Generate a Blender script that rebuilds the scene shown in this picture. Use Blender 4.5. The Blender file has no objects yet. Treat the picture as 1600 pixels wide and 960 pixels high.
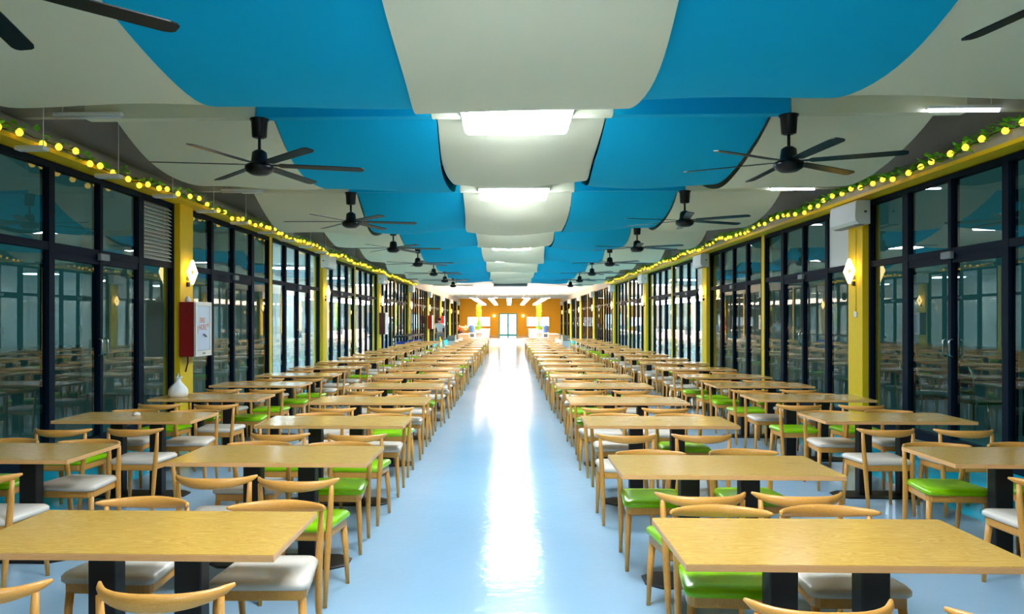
import bpy, math, random
from mathutils import Vector, Matrix
random.seed(7)
S = bpy.context.scene
COL = S.collection
PI = math.pi
H = 1.68                                   # eye height of the photographer

# ------------------------------------------------------------------ camera
cam = bpy.data.cameras.new('camera'); camo = bpy.data.objects.new('camera', cam); COL.objects.link(camo)
cam.sensor_width = 36.0; cam.lens = 1220 / 1600 * 36
YAW = 0.03                                 # the camera looks a little to the louvre side of the hall axis
cam.shift_x = (5 + 1220 * math.tan(YAW)) / 1600; cam.shift_y = 20 / 1600
cam.clip_start = 0.05; cam.clip_end = 300
camo.location = (0, 0, H); camo.rotation_euler = (PI / 2, 0, YAW)
S.camera = camo

# ------------------------------------------------------------------ world, exposure
W = bpy.data.worlds.new('night'); S.world = W; W.use_nodes = True
W.node_tree.nodes['Background'].inputs[0].default_value = (0.22, 0.86, 0.84, 1)
W.node_tree.nodes['Background'].inputs[1].default_value = 0.034
S.view_settings.view_transform = 'Standard'; S.view_settings.look = 'None'
S.view_settings.gamma = 1.0; S.view_settings.exposure = 1.04
S.view_settings.use_curve_mapping = False
PANEL_L = 27.0; TUBE_L = 16.0; HALL_END_L = 27.0; BULB_L = 1.0; SCONCE_L = 3.0

# ------------------------------------------------------------------ layout numbers
WL, WR, WB, WE = -5.3, 5.55, -6.1, 84.0    # walls: left, right, behind, end
BEAM0, PITCH = 3.35, 4.72                  # roof beams, one per bay
CX = 0.13                                  # axis of the hall
HEAD, TRANSOM = 3.50, 2.53

# ------------------------------------------------------------------ materials
def lin(r, g, b):
    f = lambda c: (c / 255 / 12.92) if c / 255 <= 0.04045 else ((c / 255 + 0.055) / 1.055) ** 2.4
    return (f(r), f(g), f(b), 1)
def new_mat(name):
    m = bpy.data.materials.new(name); m.use_nodes = True
    nt = m.node_tree
    return m, nt, nt.nodes['Principled BSDF'], nt.nodes['Material Output']
def mat(name, rgb, rough=0.5, metal=0.0, noise=0.0, nscale=20.0, bump=0.0, coat=0.0, stretch=(1, 1, 1), spec=0.5):
    m, nt, b, out = new_mat(name)
    c = lin(*rgb)
    b.inputs['Base Color'].default_value = c
    b.inputs['Roughness'].default_value = rough
    b.inputs['Metallic'].default_value = metal
    b.inputs['Specular IOR Level'].default_value = spec
    b.inputs['Coat Weight'].default_value = coat
    if noise or bump:
        tc = nt.nodes.new('ShaderNodeTexCoord'); mp = nt.nodes.new('ShaderNodeMapping')
        mp.inputs['Scale'].default_value = stretch
        nz = nt.nodes.new('ShaderNodeTexNoise'); nz.inputs['Scale'].default_value = nscale; nz.inputs['Detail'].default_value = 5
        nt.links.new(tc.outputs['Object'], mp.inputs[0]); nt.links.new(mp.outputs[0], nz.inputs['Vector'])
        if noise:
            mx = nt.nodes.new('ShaderNodeMix'); mx.data_type = 'RGBA'
            mx.inputs['A'].default_value = tuple(x * (1 - noise) for x in c[:3]) + (1,)
            mx.inputs['B'].default_value = tuple(min(1, x * (1 + noise)) for x in c[:3]) + (1,)
            nt.links.new(nz.outputs['Fac'], mx.inputs['Factor']); nt.links.new(mx.outputs['Result'], b.inputs['Base Color'])
        if bump:
            bp = nt.nodes.new('ShaderNodeBump'); bp.inputs['Strength'].default_value = bump; bp.inputs['Distance'].default_value = 0.01
            nt.links.new(nz.outputs['Fac'], bp.inputs['Height']); nt.links.new(bp.outputs[0], b.inputs['Normal'])
    return m
def emit(name, rgb, strength, sample='AUTO'):
    m, nt, b, out = new_mat(name)
    e = nt.nodes.new('ShaderNodeEmission'); e.inputs[0].default_value = lin(*rgb); e.inputs[1].default_value = strength
    nt.links.new(e.outputs[0], out.inputs[0]); nt.nodes.remove(b)
    try: m.cycles.emission_sampling = sample
    except Exception: pass
    return m
def wood(name, dark, light, rough, scale=1.0, coat=0.0, grain_axis=0):
    m, nt, b, out = new_mat(name)
    N = nt.nodes.new; L = nt.links.new
    tc = N('ShaderNodeTexCoord'); oi = N('ShaderNodeObjectInfo')
    mul = N('ShaderNodeVectorMath'); mul.operation = 'SCALE'; mul.inputs['Scale'].default_value = 9.0
    cmb = N('ShaderNodeCombineXYZ'); L(oi.outputs['Random'], cmb.inputs[0]); L(oi.outputs['Random'], cmb.inputs[1])
    L(cmb.outputs[0], mul.inputs[0])
    add = N('ShaderNodeVectorMath'); L(tc.outputs['Object'], add.inputs[0]); L(mul.outputs[0], add.inputs[1])
    mp = N('ShaderNodeMapping'); st = [14 * scale] * 3; st[grain_axis] = 1.3 * scale
    mp.inputs['Scale'].default_value = st; L(add.outputs[0], mp.inputs[0])
    n1 = N('ShaderNodeTexNoise'); n1.inputs['Scale'].default_value = 1.0; n1.inputs['Detail'].default_value = 3; n1.inputs['Distortion'].default_value = 0.6
    L(mp.outputs[0], n1.inputs['Vector'])
    # cathedral figure: rings cut out of a smooth noise field
    m2 = N('ShaderNodeMath'); m2.operation = 'MULTIPLY'; m2.inputs[1].default_value = 22.0; L(n1.outputs['Fac'], m2.inputs[0])
    m3 = N('ShaderNodeMath'); m3.operation = 'FRACT'; L(m2.outputs[0], m3.inputs[0])
    mp2 = N('ShaderNodeMapping'); st2 = [260 * scale] * 3; st2[grain_axis] = 9 * scale
    mp2.inputs['Scale'].default_value = st2; L(add.outputs[0], mp2.inputs[0])
    n2 = N('ShaderNodeTexNoise'); n2.inputs['Scale'].default_value = 1.0; n2.inputs['Detail'].default_value = 2; L(mp2.outputs[0], n2.inputs['Vector'])
    ad = N('ShaderNodeMath'); ad.operation = 'MULTIPLY_ADD'; ad.inputs[1].default_value = 0.45; L(m3.outputs[0], ad.inputs[0])
    hf = N('ShaderNodeMath'); hf.operation = 'MULTIPLY'; hf.inputs[1].default_value = 0.75; L(n2.outputs['Fac'], hf.inputs[0]); L(hf.outputs[0], ad.inputs[2])
    mx = N('ShaderNodeMix'); mx.data_type = 'RGBA'; mx.inputs['A'].default_value = lin(*light); mx.inputs['B'].default_value = lin(*dark)
    L(ad.outputs[0], mx.inputs['Factor']); L(mx.outputs['Result'], b.inputs['Base Color'])
    b.inputs['Roughness'].default_value = rough; b.inputs['Coat Weight'].default_value = coat; b.inputs['Coat Roughness'].default_value = 0.15
    return m
def glass(name, tint, ior=1.6, rough=0.0):
    m, nt, b, out = new_mat(name)
    N = nt.nodes.new; L = nt.links.new
    fr = N('ShaderNodeFresnel'); fr.inputs['IOR'].default_value = ior
    tr = N('ShaderNodeBsdfTransparent'); tr.inputs[0].default_value = tint + (1,)
    gl = N('ShaderNodeBsdfGlossy'); gl.inputs['Roughness'].default_value = rough; gl.inputs[0].default_value = (0.95, 1, 1, 1)
    ge = N('ShaderNodeNewGeometry'); inv = N('ShaderNodeMath'); inv.operation = 'SUBTRACT'; inv.inputs[0].default_value = 1.0
    L(ge.outputs['Backfacing'], inv.inputs[1])
    fm = N('ShaderNodeMath'); fm.operation = 'MULTIPLY'; L(fr.outputs[0], fm.inputs[0]); L(inv.outputs[0], fm.inputs[1])
    mx = N('ShaderNodeMixShader'); L(fm.outputs[0], mx.inputs[0]); L(tr.outputs[0], mx.inputs[1]); L(gl.outputs[0], mx.inputs[2])
    L(mx.outputs[0], out.inputs[0]); nt.nodes.remove(b)
    return m
def floor_mat(name, rgb, rough):
    m, nt, b, out = new_mat(name)
    N = nt.nodes.new; L = nt.links.new
    tc = N('ShaderNodeTexCoord')
    nz = N('ShaderNodeTexNoise'); nz.inputs['Scale'].default_value = 0.9; nz.inputs['Detail'].default_value = 6; L(tc.outputs['Object'], nz.inputs['Vector'])
    c = lin(*rgb); mx = N('ShaderNodeMix'); mx.data_type = 'RGBA'
    mx.inputs['A'].default_value = tuple(x * 0.9 for x in c[:3]) + (1,); mx.inputs['B'].default_value = tuple(min(1, x * 1.1) for x in c[:3]) + (1,)
    L(nz.outputs['Fac'], mx.inputs['Factor']); L(mx.outputs['Result'], b.inputs['Base Color'])
    n2 = N('ShaderNodeTexNoise'); n2.inputs['Scale'].default_value = 13.0; n2.inputs['Detail'].default_value = 4; L(tc.outputs['Object'], n2.inputs['Vector'])
    bp = N('ShaderNodeBump'); bp.inputs['Strength'].default_value = 0.16; bp.inputs['Distance'].default_value = 0.012
    L(n2.outputs['Fac'], bp.inputs['Height']); L(bp.outputs[0], b.inputs['Normal'])
    n3 = N('ShaderNodeTexNoise'); n3.inputs['Scale'].default_value = 3.0; L(tc.outputs['Object'], n3.inputs['Vector'])
    mr = N('ShaderNodeMapRange'); mr.inputs[3].default_value = rough * 0.7; mr.inputs[4].default_value = rough * 1.3
    L(n3.outputs['Fac'], mr.inputs[0]); L(mr.outputs[0], b.inputs['Roughness'])
    b.inputs['Specular IOR Level'].default_value = 0.13
    return m

M = {}
M['floor'] = floor_mat('epoxy pale blue', (152, 184, 205), 0.11)
M['floor_edge'] = floor_mat('epoxy cyan', (0, 206, 240), 0.2)
M['roof'] = mat('grey roof sheet', (196, 194, 180), 0.6, noise=0.08, nscale=6)
M['ceil_end'] = mat('white plaster', (236, 226, 218), 0.8, noise=0.04, nscale=4)
M['white_paint'] = mat('white paint', (232, 230, 222), 0.5)
M['beam'] = mat('cream painted steel', (205, 200, 180), 0.5)
M['ledge_grey'] = mat('grey eaves cladding', (178, 176, 166), 0.55, noise=0.06, nscale=8)
M['yellow'] = mat('yellow wall paint', (252, 208, 6), 0.55, noise=0.05, nscale=9)
M['orange'] = mat('orange wall paint', (255, 178, 2), 0.6, noise=0.05, nscale=3)
M['frame'] = mat('dark blue black aluminium', (8, 24, 40), 0.6, spec=0.1)
M['louver'] = mat('grey louvre metal', (205, 204, 192), 0.5)
M['glass'] = glass('tinted window glass', (0.78, 0.89, 0.88), 1.8)
M['glass_clear'] = glass('clear display glass', (0.82, 0.95, 0.94), 1.5)
M['cloth_blue'] = mat('blue fabric', (0, 182, 228), 0.9, noise=0.05, nscale=140, bump=0.15, spec=0.2)
M['cloth_white'] = mat('off white fabric', (236, 234, 206), 0.9, noise=0.03, nscale=140, bump=0.15, spec=0.2)
M['top'] = wood('ash veneer tabletop', (190, 136, 40), (252, 208, 106), 0.26, coat=0.45)
M['edge'] = wood('tabletop edge band', (236, 172, 104), (250, 196, 132), 0.4)
M['chair_wood'] = wood('beech chair wood', (212, 146, 62), (246, 182, 92), 0.35, 2.0, grain_axis=2)
M['rail_wood'] = wood('beech chair rail', (218, 148, 62), (250, 188, 98), 0.32, 2.0, grain_axis=0)
M['seat_white'] = mat('cream leatherette', (226, 216, 200), 0.3, noise=0.03, nscale=30)
M['seat_green'] = mat('lime green leatherette', (146, 212, 0), 0.25, noise=0.04, nscale=30)
M['black'] = mat('black powder coat', (18, 18, 20), 0.5, bump=0.08, nscale=260)
M['fan_black'] = mat('black fan enamel', (7, 8, 10), 0.3, spec=0.35)
M['chrome'] = mat('bright steel', (210, 212, 215), 0.2, metal=1.0)
M['plastic_white'] = mat('white plastic', (236, 238, 238), 0.35)
M['plastic_grey'] = mat('grey plastic', (120, 124, 128), 0.5)
M['bag'] = mat('white plastic bag', (240, 242, 240), 0.3, bump=0.4, nscale=22)
M['cab_red'] = mat('dark red steel', (160, 22, 16), 0.4)
M['cab_red_bright'] = mat('bright red steel', (214, 30, 22), 0.4)
M['cab_maroon'] = mat('maroon steel', (84, 16, 18), 0.45)
M['cab_white'] = mat('ivory steel frame', (232, 230, 220), 0.4)
M['cab_door'] = mat('pale blue cabinet door', (204, 222, 244), 0.25)
M['text_orange'] = mat('orange lettering', (214, 118, 8), 0.5)
M['leaf'] = mat('plastic leaf green', (104, 196, 36), 0.5, noise=0.3, nscale=9)
M['leaf_yellow'] = mat('yellow green leaf', (206, 214, 20), 0.5, noise=0.2, nscale=9)
M['cable'] = mat('dark cable', (40, 44, 30), 0.6)
M['teal'] = mat('teal door frame', (52, 172, 168), 0.4)
M['counter'] = mat('pinkish counter panel', (214, 184, 172), 0.5)
M['counter_beige'] = mat('beige counter', (220, 180, 130), 0.5)
M['dark_grey'] = mat('dark grey panel', (76, 78, 84), 0.5)
M['bottle_blue'] = mat('blue water bottle', (120, 160, 230), 0.15)
M['crate_blue'] = mat('blue crate', (20, 70, 190), 0.45)
M['skin'] = mat('skin', (222, 176, 150), 0.55)
M['hair'] = mat('black hair', (22, 18, 16), 0.6, bump=0.3, nscale=80)
M['shirt'] = mat('white shirt', (240, 234, 236), 0.8, bump=0.2, nscale=25)
M['shorts'] = mat('grey shorts', (150, 136, 134), 0.8)
M['shoe'] = mat('grey shoe', (190, 184, 180), 0.6)
M['petal_red'] = mat('red bract', (210, 44, 24), 0.5)
M['petal_cream'] = mat('cream bract', (250, 214, 170), 0.5)
M['soil_dark'] = mat('grey green outdoor paving', (120, 150, 148), 0.6)
M['panel_light'] = emit('cool white diffuser', (232, 243, 255), PANEL_L)
M['side_fill'] = emit('added side fill glow', (232, 243, 255), 50.0)  # glow of the lamps added outside the mid-hall windows
M['tube_light'] = emit('cool white tube', (226, 232, 255), TUBE_L)
M['warm_light'] = emit('warm white diffuser', (255, 214, 186), HALL_END_L)
M['bulb'] = emit('yellow bulb', (255, 206, 62), BULB_L, 'NONE')
M['sconce'] = emit('warm sconce', (255, 222, 140), SCONCE_L)
M['lit_window'] = emit('lit serving window', (240, 246, 255), 2.2)
M['lit_door'] = emit('lit glass of end door', (214, 246, 255), 1.6)
M['tube_off'] = mat('unlit tube', (222, 226, 228), 0.4)

# ------------------------------------------------------------------ mesh builder
class MB:
    def __init__(s): s.v = []; s.f = []; s.mi = []; s.sm = []
    def add(s, vs, fs, mi=0, smooth=False):
        o = len(s.v); s.v += [tuple(p) for p in vs]
        for f in fs: s.f.append([i + o for i in f]); s.mi.append(mi); s.sm.append(smooth)
        return s
    def box(s, x0, x1, y0, y1, z0, z1, mi=0, bev=0.0):
        if bev <= 0:
            v = [(x, y, z) for z in (z0, z1) for y in (y0, y1) for x in (x0, x1)]
            return s.add(v, [(0, 2, 3, 1), (4, 5, 7, 6), (0, 1, 5, 4), (2, 6, 7, 3), (0, 4, 6, 2), (1, 3, 7, 5)], mi)
        b = min(bev, (x1 - x0) / 2.1, (y1 - y0) / 2.1, (z1 - z0) / 2.1)
        rings = []
        for z, i in ((z0, b), (z0 + b, 0), (z1 - b, 0), (z1, b)):
            xa, xb, ya, yb = x0 + i, x1 - i, y0 + i, y1 - i
            rings.append([(xa + b, ya, z), (xb - b, ya, z), (xb, ya + b, z), (xb, yb - b, z), (xb - b, yb, z), (xa + b, yb, z), (xa, yb - b, z), (xa, ya + b, z)])
        return s.loft(rings, mi, False)
    def loft(s, rings, mi=0, smooth=True, cap=True):
        n = len(rings[0]); v = [p for r in rings for p in r]; f = []
        for k in range(len(rings) - 1):
            for i in range(n):
                j = (i + 1) % n
                f.append((k * n + i, k * n + j, (k + 1) * n + j, (k + 1) * n + i))
        s.add(v, f, mi, smooth)
        if cap:
            o = len(s.v) - len(v)
            s.f.append([o + i for i in range(n - 1, -1, -1)]); s.mi.append(mi); s.sm.append(False)
            s.f.append([o + (len(rings) - 1) * n + i for i in range(n)]); s.mi.append(mi); s.sm.append(False)
        return s
    def tube(s, pts, rad, n=8, mi=0, flat=1.0, up=(0, 0, 1)):
        pts = [Vector(p) for p in pts]; rings = []
        for i, p in enumerate(pts):
            t = (pts[min(i + 1, len(pts) - 1)] - pts[max(i - 1, 0)]).normalized()
            u = Vector(up)
            if abs(t.dot(u)) > 0.95: u = Vector((0, 1, 0))
            a = t.cross(u).normalized(); c = a.cross(t).normalized()
            r = rad[i] if isinstance(rad, (list, tuple)) else rad
            ra, rc = (r if isinstance(r, (list, tuple)) else (r, r * flat))
            rings.append([p + a * (math.cos(2 * PI * k / n) * ra) + c * (math.sin(2 * PI * k / n) * rc) for k in range(n)])
        return s.loft(rings, mi)
    def lathe(s, prof, n=16, c=(0, 0, 0), mi=0):
        return s.loft([[(c[0] + r * math.cos(2 * PI * k / n), c[1] + r * math.sin(2 * PI * k / n), c[2] + z) for k in range(n)] for r, z in prof], mi)
    def mesh(s, name, mats):
        me = bpy.data.meshes.new(name); me.from_pydata(s.v, [], s.f)
        for m in (mats if isinstance(mats, (list, tuple)) else [mats]): me.materials.append(m)
        me.polygons.foreach_set('material_index', s.mi); me.polygons.foreach_set('use_smooth', s.sm); me.update()
        return me
    def build(s, name, mats, parent=None, loc=None):
        return link(name, s.mesh(name, mats), parent, loc)
def link(name, data, parent=None, loc=None):
    o = bpy.data.objects.new(name, data); COL.objects.link(o)
    if parent is not None: o.parent = parent
    if loc is not None: o.location = loc
    return o
def B(*a, **k): return MB().box(*a, **k)
def tag(o, label=None, cat=None, group=None, kind=None):
    if label: o['label'] = label
    if cat: o['category'] = cat
    if group: o['group'] = group
    if kind: o['kind'] = kind
    return o
def thing(name, label, cat, loc=(0, 0, 0), group=None, rz=0.0):
    o = link(name, None, None, loc); o.rotation_euler.z = rz
    return tag(o, label, cat, group)
KIDS = {}
def copy_tree(src, loc, rz=0.0, label=None, group=None):
    r = src.copy(); COL.objects.link(r); r.location = loc; r.rotation_euler.z = rz
    if label: r['label'] = label
    if group: r['group'] = group
    if src not in KIDS:
        KIDS[src] = [(c, list(c.children)) for c in src.children]
    for c, gs in KIDS[src]:
        d = c.copy(); COL.objects.link(d); d.parent = r
        for g in gs:
            e = g.copy(); COL.objects.link(e); e.parent = d
    return r
ORD = 'zeroth first second third fourth fifth sixth seventh eighth ninth tenth eleventh twelfth thirteenth fourteenth fifteenth sixteenth seventeenth eighteenth nineteenth twentieth'.split()

# ================================================================== SETTING
f = MB()
f.add([(-3.93, WB, 0), (3.93, WB, 0), (3.93, WE, 0), (-3.93, WE, 0)], [(0, 1, 2, 3)], 0)
f.add([(WL - .15, WB, 0), (-3.93, WB, 0), (-3.93, WE, 0), (WL - .15, WE, 0)], [(0, 1, 2, 3)], 1)
f.add([(3.93, WB, 0), (WR + .15, WB, 0), (WR + .15, WE, 0), (3.93, WE, 0)], [(0, 1, 2, 3)], 1)
tag(f.build('floor', [M['floor'], M['floor_edge']]), kind='structure')
# roof sheet with shallow ribs over the fabric part of the hall, plain plaster ceiling beyond it
END_Y = BEAM0 + PITCH * 8
r = MB(); xs = []
x = WL - .15
prof = []
while x < WR + .15:
    prof += [(x, 4.40), (x + .14, 4.40), (x + .17, 4.44), (x + .27, 4.44)]; x += .30
v = [(px, WB, pz) for px, pz in prof] + [(px, END_Y + .1, pz) for px, pz in prof]
n = len(prof)
r.add(v, [(i, i + n, i + n + 1, i + 1) for i in range(n - 1)])
tag(r.build('ceiling', M['roof']), kind='structure')
tag(B(WL - .15, WR + .15, END_Y + .05, WE + .1, 3.95, 4.03).build('ceiling_end', M['ceil_end']), kind='structure')
tag(B(WL - .15, WR + .15, END_Y + .04, END_Y + .12, 3.95, 4.5).build('ceiling_drop', M['ceil_end']), kind='structure')
tag(B(WL - .2, WR + .2, WB - .1, WB, 0, 4.5).build('wall_back', M['yellow']), kind='structure')
tag(B(WL - .2, WR + .2, WE, WE + .1, 0, 4.1).build('wall_end', M['orange']), kind='structure')
for s, X, nm in ((-1, WL, 'left'), (1, WR, 'right')):
    # wall above the window heads
    a, b = sorted((X, X + s * .12))
    tag(B(a, b, WB, WE, HEAD, 4.5).build('wall_' + nm, M['ledge_grey']), kind='structure')
    # projecting yellow soffit ledge with the grey eaves beam on top of it
    a, b = sorted((X, X - s * .30))
    tag(B(a, b, WB, END_Y, HEAD + .01, HEAD + .06).build('trim_%d' % (1 if s < 0 else 2), M['yellow']), kind='structure')
    a, b = sorted((X, X - s * .27))
    e = MB(); pr = []
    for k in range(9):
        t = PI / 2 * k / 8
        pr.append((X - s * (.15 + .12 * math.cos(t)), HEAD + .16 + .12 * math.sin(t)))
    pr = [(X, HEAD + .06), (X - s * .27, HEAD + .06)] + pr + [(X, HEAD + .28)]
    ring = lambda y: [(px, y, pz) for px, pz in (pr if s > 0 else pr[::-1])]
    e.loft([ring(WB), ring(END_Y)], smooth=False)
    tag(e.build('trim_%d' % (3 if s < 0 else 4), M['ledge_grey']), kind='structure')
    a, b = sorted((X + s * .02, X - s * .05))
    tag(B(a, b, WB, WE, 0, .12).build('baseboard_' + nm, M['frame']), kind='structure')

# bays of glazing: pillars every second bay, slim pilasters between
WIN = 0
PILL = []                                          # (side, y centre) of main pillars
def trim_no(): 
    trim_no.n += 1; return 'trim_%d' % trim_no.n
trim_no.n = 4
_wincache = {}
def bay(s, X, y0, y1, upper=(None,) * 4, blank=False, door=True):
    """four panes wide, transom, door leaves in the middle; built in wall-local coordinates (u along y)"""
    global WIN
    WIN += 1
    root = tag(link('window_%d' % WIN, None, None, (X, y0, 0)), kind='structure')
    L = y1 - y0; u = [0, L * .25, L * .5, L * .75, L]
    x0, x1 = sorted((s * -.045, s * .065))
    def part(nm, key, mk, m):
        k = (nm, s, round(L, 3)) + key
        if k not in _wincache: _wincache[k] = mk().mesh(nm, m)
        return link(nm, _wincache[k], root)
    if blank:
        part('panel', (0,), lambda: B(x0 + .01, x1 - .01, .05, L - .05, .12, HEAD), M['dark_grey']); return root
    wd = [.06, .055, .035, .075, .06]
    for i in range(5):
        a = max(0, u[i] - wd[i]); b = min(L, u[i] + wd[i])
        part('mullion', (i,), lambda: B(x0, x1, a, b, .10, HEAD), M['frame'])
    part('head_rail', (0,), lambda: B(x0, x1, 0, L, HEAD - .07, HEAD), M['frame'])
    part('transom', (0,), lambda: B(x0 + .005, x1 - .005, 0, L, TRANSOM - .045, TRANSOM + .045), M['frame'])
    part('sill_rail', (0,), lambda: B(x0 + .005, x1 - .005, 0, L, .10, .19), M['frame'])
    part('door_rail', (0,), lambda: B(x0 + .012, x1 - .012, u[1], u[3], TRANSOM - .14, TRANSOM - .045), M['frame'])
    for i in range(4):
        a, b = u[i] + wd[i], u[i + 1] - wd[i + 1]
        tz = TRANSOM - (.14 if i in (1, 2) else .045)
        part('pane', (i, 0), lambda: B(-.004, .004, a, b, .19, tz), M['glass'])
        kind = upper[i]
        if kind == 'white':
            part('infill_panel', (i,), lambda: B(-.012, .012, a, b, TRANSOM + .045, HEAD - .07), M['plastic_white'])
        elif kind == 'louver':
            zz = TRANSOM + .06
            while zz < HEAD - .12:
                q = zz
                def mk():
                    m = MB(); m.add([(s * .03, a, q + .055), (s * .03, b, q + .055), (-s * .03, b, q), (-s * .03, a, q), (s * .03, a, q + .047), (s * .03, b, q + .047), (-s * .03, b, q - .008), (-s * .03, a, q - .008)],
                                   [(0, 1, 2, 3), (7, 6, 5, 4), (3, 2, 6, 7), (0, 4, 5, 1), (0, 3, 7, 4), (1, 5, 6, 2)]); return m
                part('slat', (round(q, 3),), mk, M['louver']); zz += .056
        else:
            part('pane', (i, 1), lambda: B(-.004, .004, a, b, TRANSOM + .045, HEAD - .07), M['glass'])
    part('door_closer', (0,), lambda: B(*sorted((-s * .045, -s * .10)), u[2] - .11, u[2] + .11, TRANSOM - .09, TRANSOM + .0, bev=.008), M['plastic_grey'])
    def hd():
        m = MB()
        for du in (-.07, .07):
            m.tube([(-s * .045, u[2] + du, 1.22), (-s * .085, u[2] + du, 1.24), (-s * .085, u[2] + du, 1.42), (-s * .045, u[2] + du, 1.44)], .012, 6)
        return m
    part('handle', (0,), hd, M['chrome'])
    return root
for s, X in ((-1, WL), (1, WR)):
    k = -2
    while True:
        yc = 7.65 + PITCH * k
        if yc > WE - .3: break
        main = k % 2 != 0
        hw = .25 if main else .09; dp = .14 if main else .05
        a, b = sorted((X + s * .12, X - s * dp))
        tag(B(a, b, yc - hw + (.0), yc + hw, 0, HEAD + .01, bev=.006).build(trim_no(), M['yellow']), kind='structure')
        if main: PILL.append((s, yc))
        yn = yc + PITCH
        nh = .09 if main else .25
        y0, y1 = yc + hw, min(yn - nh, WE)
        if y1 - y0 > 1:
            up = [None] * 4
            if s > 0 and main and 12 < yc < 40: up[0] = 'white'
            if s < 0 and not main and abs(yc - 7.65) < .1: up[3] = 'louver'
            bay(s, X, y0, y1, tuple(up), blank=(s < 0 and abs(yc - 40.69) < .3 and False))
        k += 1
# transverse roof beams
for k in range(-1, 9):
    y = BEAM0 + PITCH * k
    tag(B(WL, WR, y - .05, y + .05, 3.80, 4.22).build(trim_no(), M['beam']), kind='structure')
# ground outside
tag(B(-30, WL - .15, WB - 10, WE, -.1, -.02).build('ground_left', M['soil_dark']), kind='structure')
tag(B(WR + .15, 30, WB - 10, WE, -.1, -.02).build('ground_right', M['soil_dark']), kind='structure')

# made-up rooms with added lamps, brightening the panes halfway down the hall
for s, X, ya, yb, nm in ((-1, WL, 17.3, 44.0, 'left'), (1, WR, 22.2, 44.0, 'right')):
    x0, x1 = sorted((X + s * .15, X + s * 4.2)); xo = X + s * 4.2
    tag(B(x0, x1, ya, yb, -.02, -.005).build('floor_added_' + nm, M['floor']), kind='structure')
    tag(B(*sorted((xo, xo + s * .1)), ya, yb, 0, 3.6).build('wall_added_' + nm, M['white_paint']), kind='structure')
    tag(B(x0, x1, ya, yb, 3.6, 3.7).build('ceiling_added_' + nm, M['ceil_end']), kind='structure')
    for y in (ya, yb): tag(B(x0, x1, y - .05, y + .05, 0, 3.6).build('wall_added_%s_end' % nm, M['white_paint']), kind='structure')
    for k in range(4):  # added lamps, their light fills the panes from outside
        yy = ya + (yb - ya) * (k + .5) / 4
        t = thing('added_side_lamp', 'added fill lamp outside, brightening the %s windows, %s from the front' % ('louvre side' if s < 0 else 'opposite', ORD[k + 1]), 'light', (X + s * 2.4, yy, 3.48), 'added lamps of the made-up side rooms')
        B(-.6, .6, -.3, .3, .03, .08).build('housing', M['plastic_white'], t)
        B(-.58, .58, -.28, .28, 0, .03).build('diffuser', M['side_fill'], t)

# end wall: teal double door and two serving windows
d = tag(link('door_1', None, None, (-.08, WE, 0)), kind='structure')
for a, b in ((-.98, -.86), (-.08, .08), (.86, .98)): B(a, b, -.06, .02, 0, 2.38).build('frame_post', M['teal'], d)
for z0, z1 in ((2.26, 2.38), (0, .14)): B(-.98, .98, -.065, .0, z0, z1).build('frame_rail', M['teal'], d)
for a, b in ((-.86, -.08), (.08, .86)): B(a, b, -.03, -.01, .14, 2.26).build('pane', M['lit_door'], d)
for a in (-.14, .10): B(a, a + .04, -.11, -.05, .95, 1.35).build('handle', M['chrome'], d)
for x0, x1 in ((-4.4, -2.05), (1.95, 4.3)):
    WIN += 1
    w = tag(link('window_%d' % WIN, None, None, ((x0 + x1) / 2, WE, 1.0)), kind='structure')
    hw = (x1 - x0) / 2
    B(-hw, hw, -.03, -.01, .0, .95).build('pane', M['lit_window'], w)
    for zz in (-.04, .95): B(-hw - .04, hw + .04, -.07, 0, zz, zz + .05).build('frame_rail', M['white_paint'], w)
    for xx in (-hw - .04, hw, -hw * .34, hw * .34): B(xx, xx + .04, -.065, 0, .0, .95).build('frame_post', M['white_paint'], w)

# ================================================================== FABRIC CEILING
def swag(y0, y1, xa, xb, low, seed, top=4.20, pw=1.0):
    rnd = random.Random(seed); ph = rnd.uniform(0, 6.28); am = rnd.uniform(.02, .045); skew = rnd.uniform(-.05, .05)
    nx, ny = 12, 26; m = MB(); v = []
    for j in range(ny + 1):
        t = j / ny; q = abs(2 * t ** pw - 1)
        for i in range(nx + 1):
            u = i / nx
            z = low + (top - low) * (q ** 2.1)
            z += (1 - q * q) * (am * math.sin(u * 4.4 + ph) + skew * (u - .5) - .03 * math.sin(PI * u))
            xw = .03 * (1 - q * q) * math.sin(t * 9 + y0)
            v.append((xa + (xb - xa) * u + xw, y0 + (y1 - y0) * t, z))
    fs = [(j * (nx + 1) + i, j * (nx + 1) + i + 1, (j + 1) * (nx + 1) + i + 1, (j + 1) * (nx + 1) + i) for j in range(ny) for i in range(nx)]
    m.add(v, fs, 0, True)
    return m
EDGES = [-4.42, -2.62, -.80, 1.07, 2.86, 4.62]
STR = [('white', 'off white fabric strip draped overhead between the row of fans and window wall with louvre'),
       ('blue', 'blue fabric strip draped overhead between white centre strip and the louvre side fans'),
       ('white', 'off white middle fabric strip draped behind the row of bright panel lights'),
       ('blue', 'blue fabric strip draped overhead between white centre strip and air conditioner side fans'),
       ('white', 'off white fabric strip draped overhead beside the lit tube lights and air conditioners')]
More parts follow.
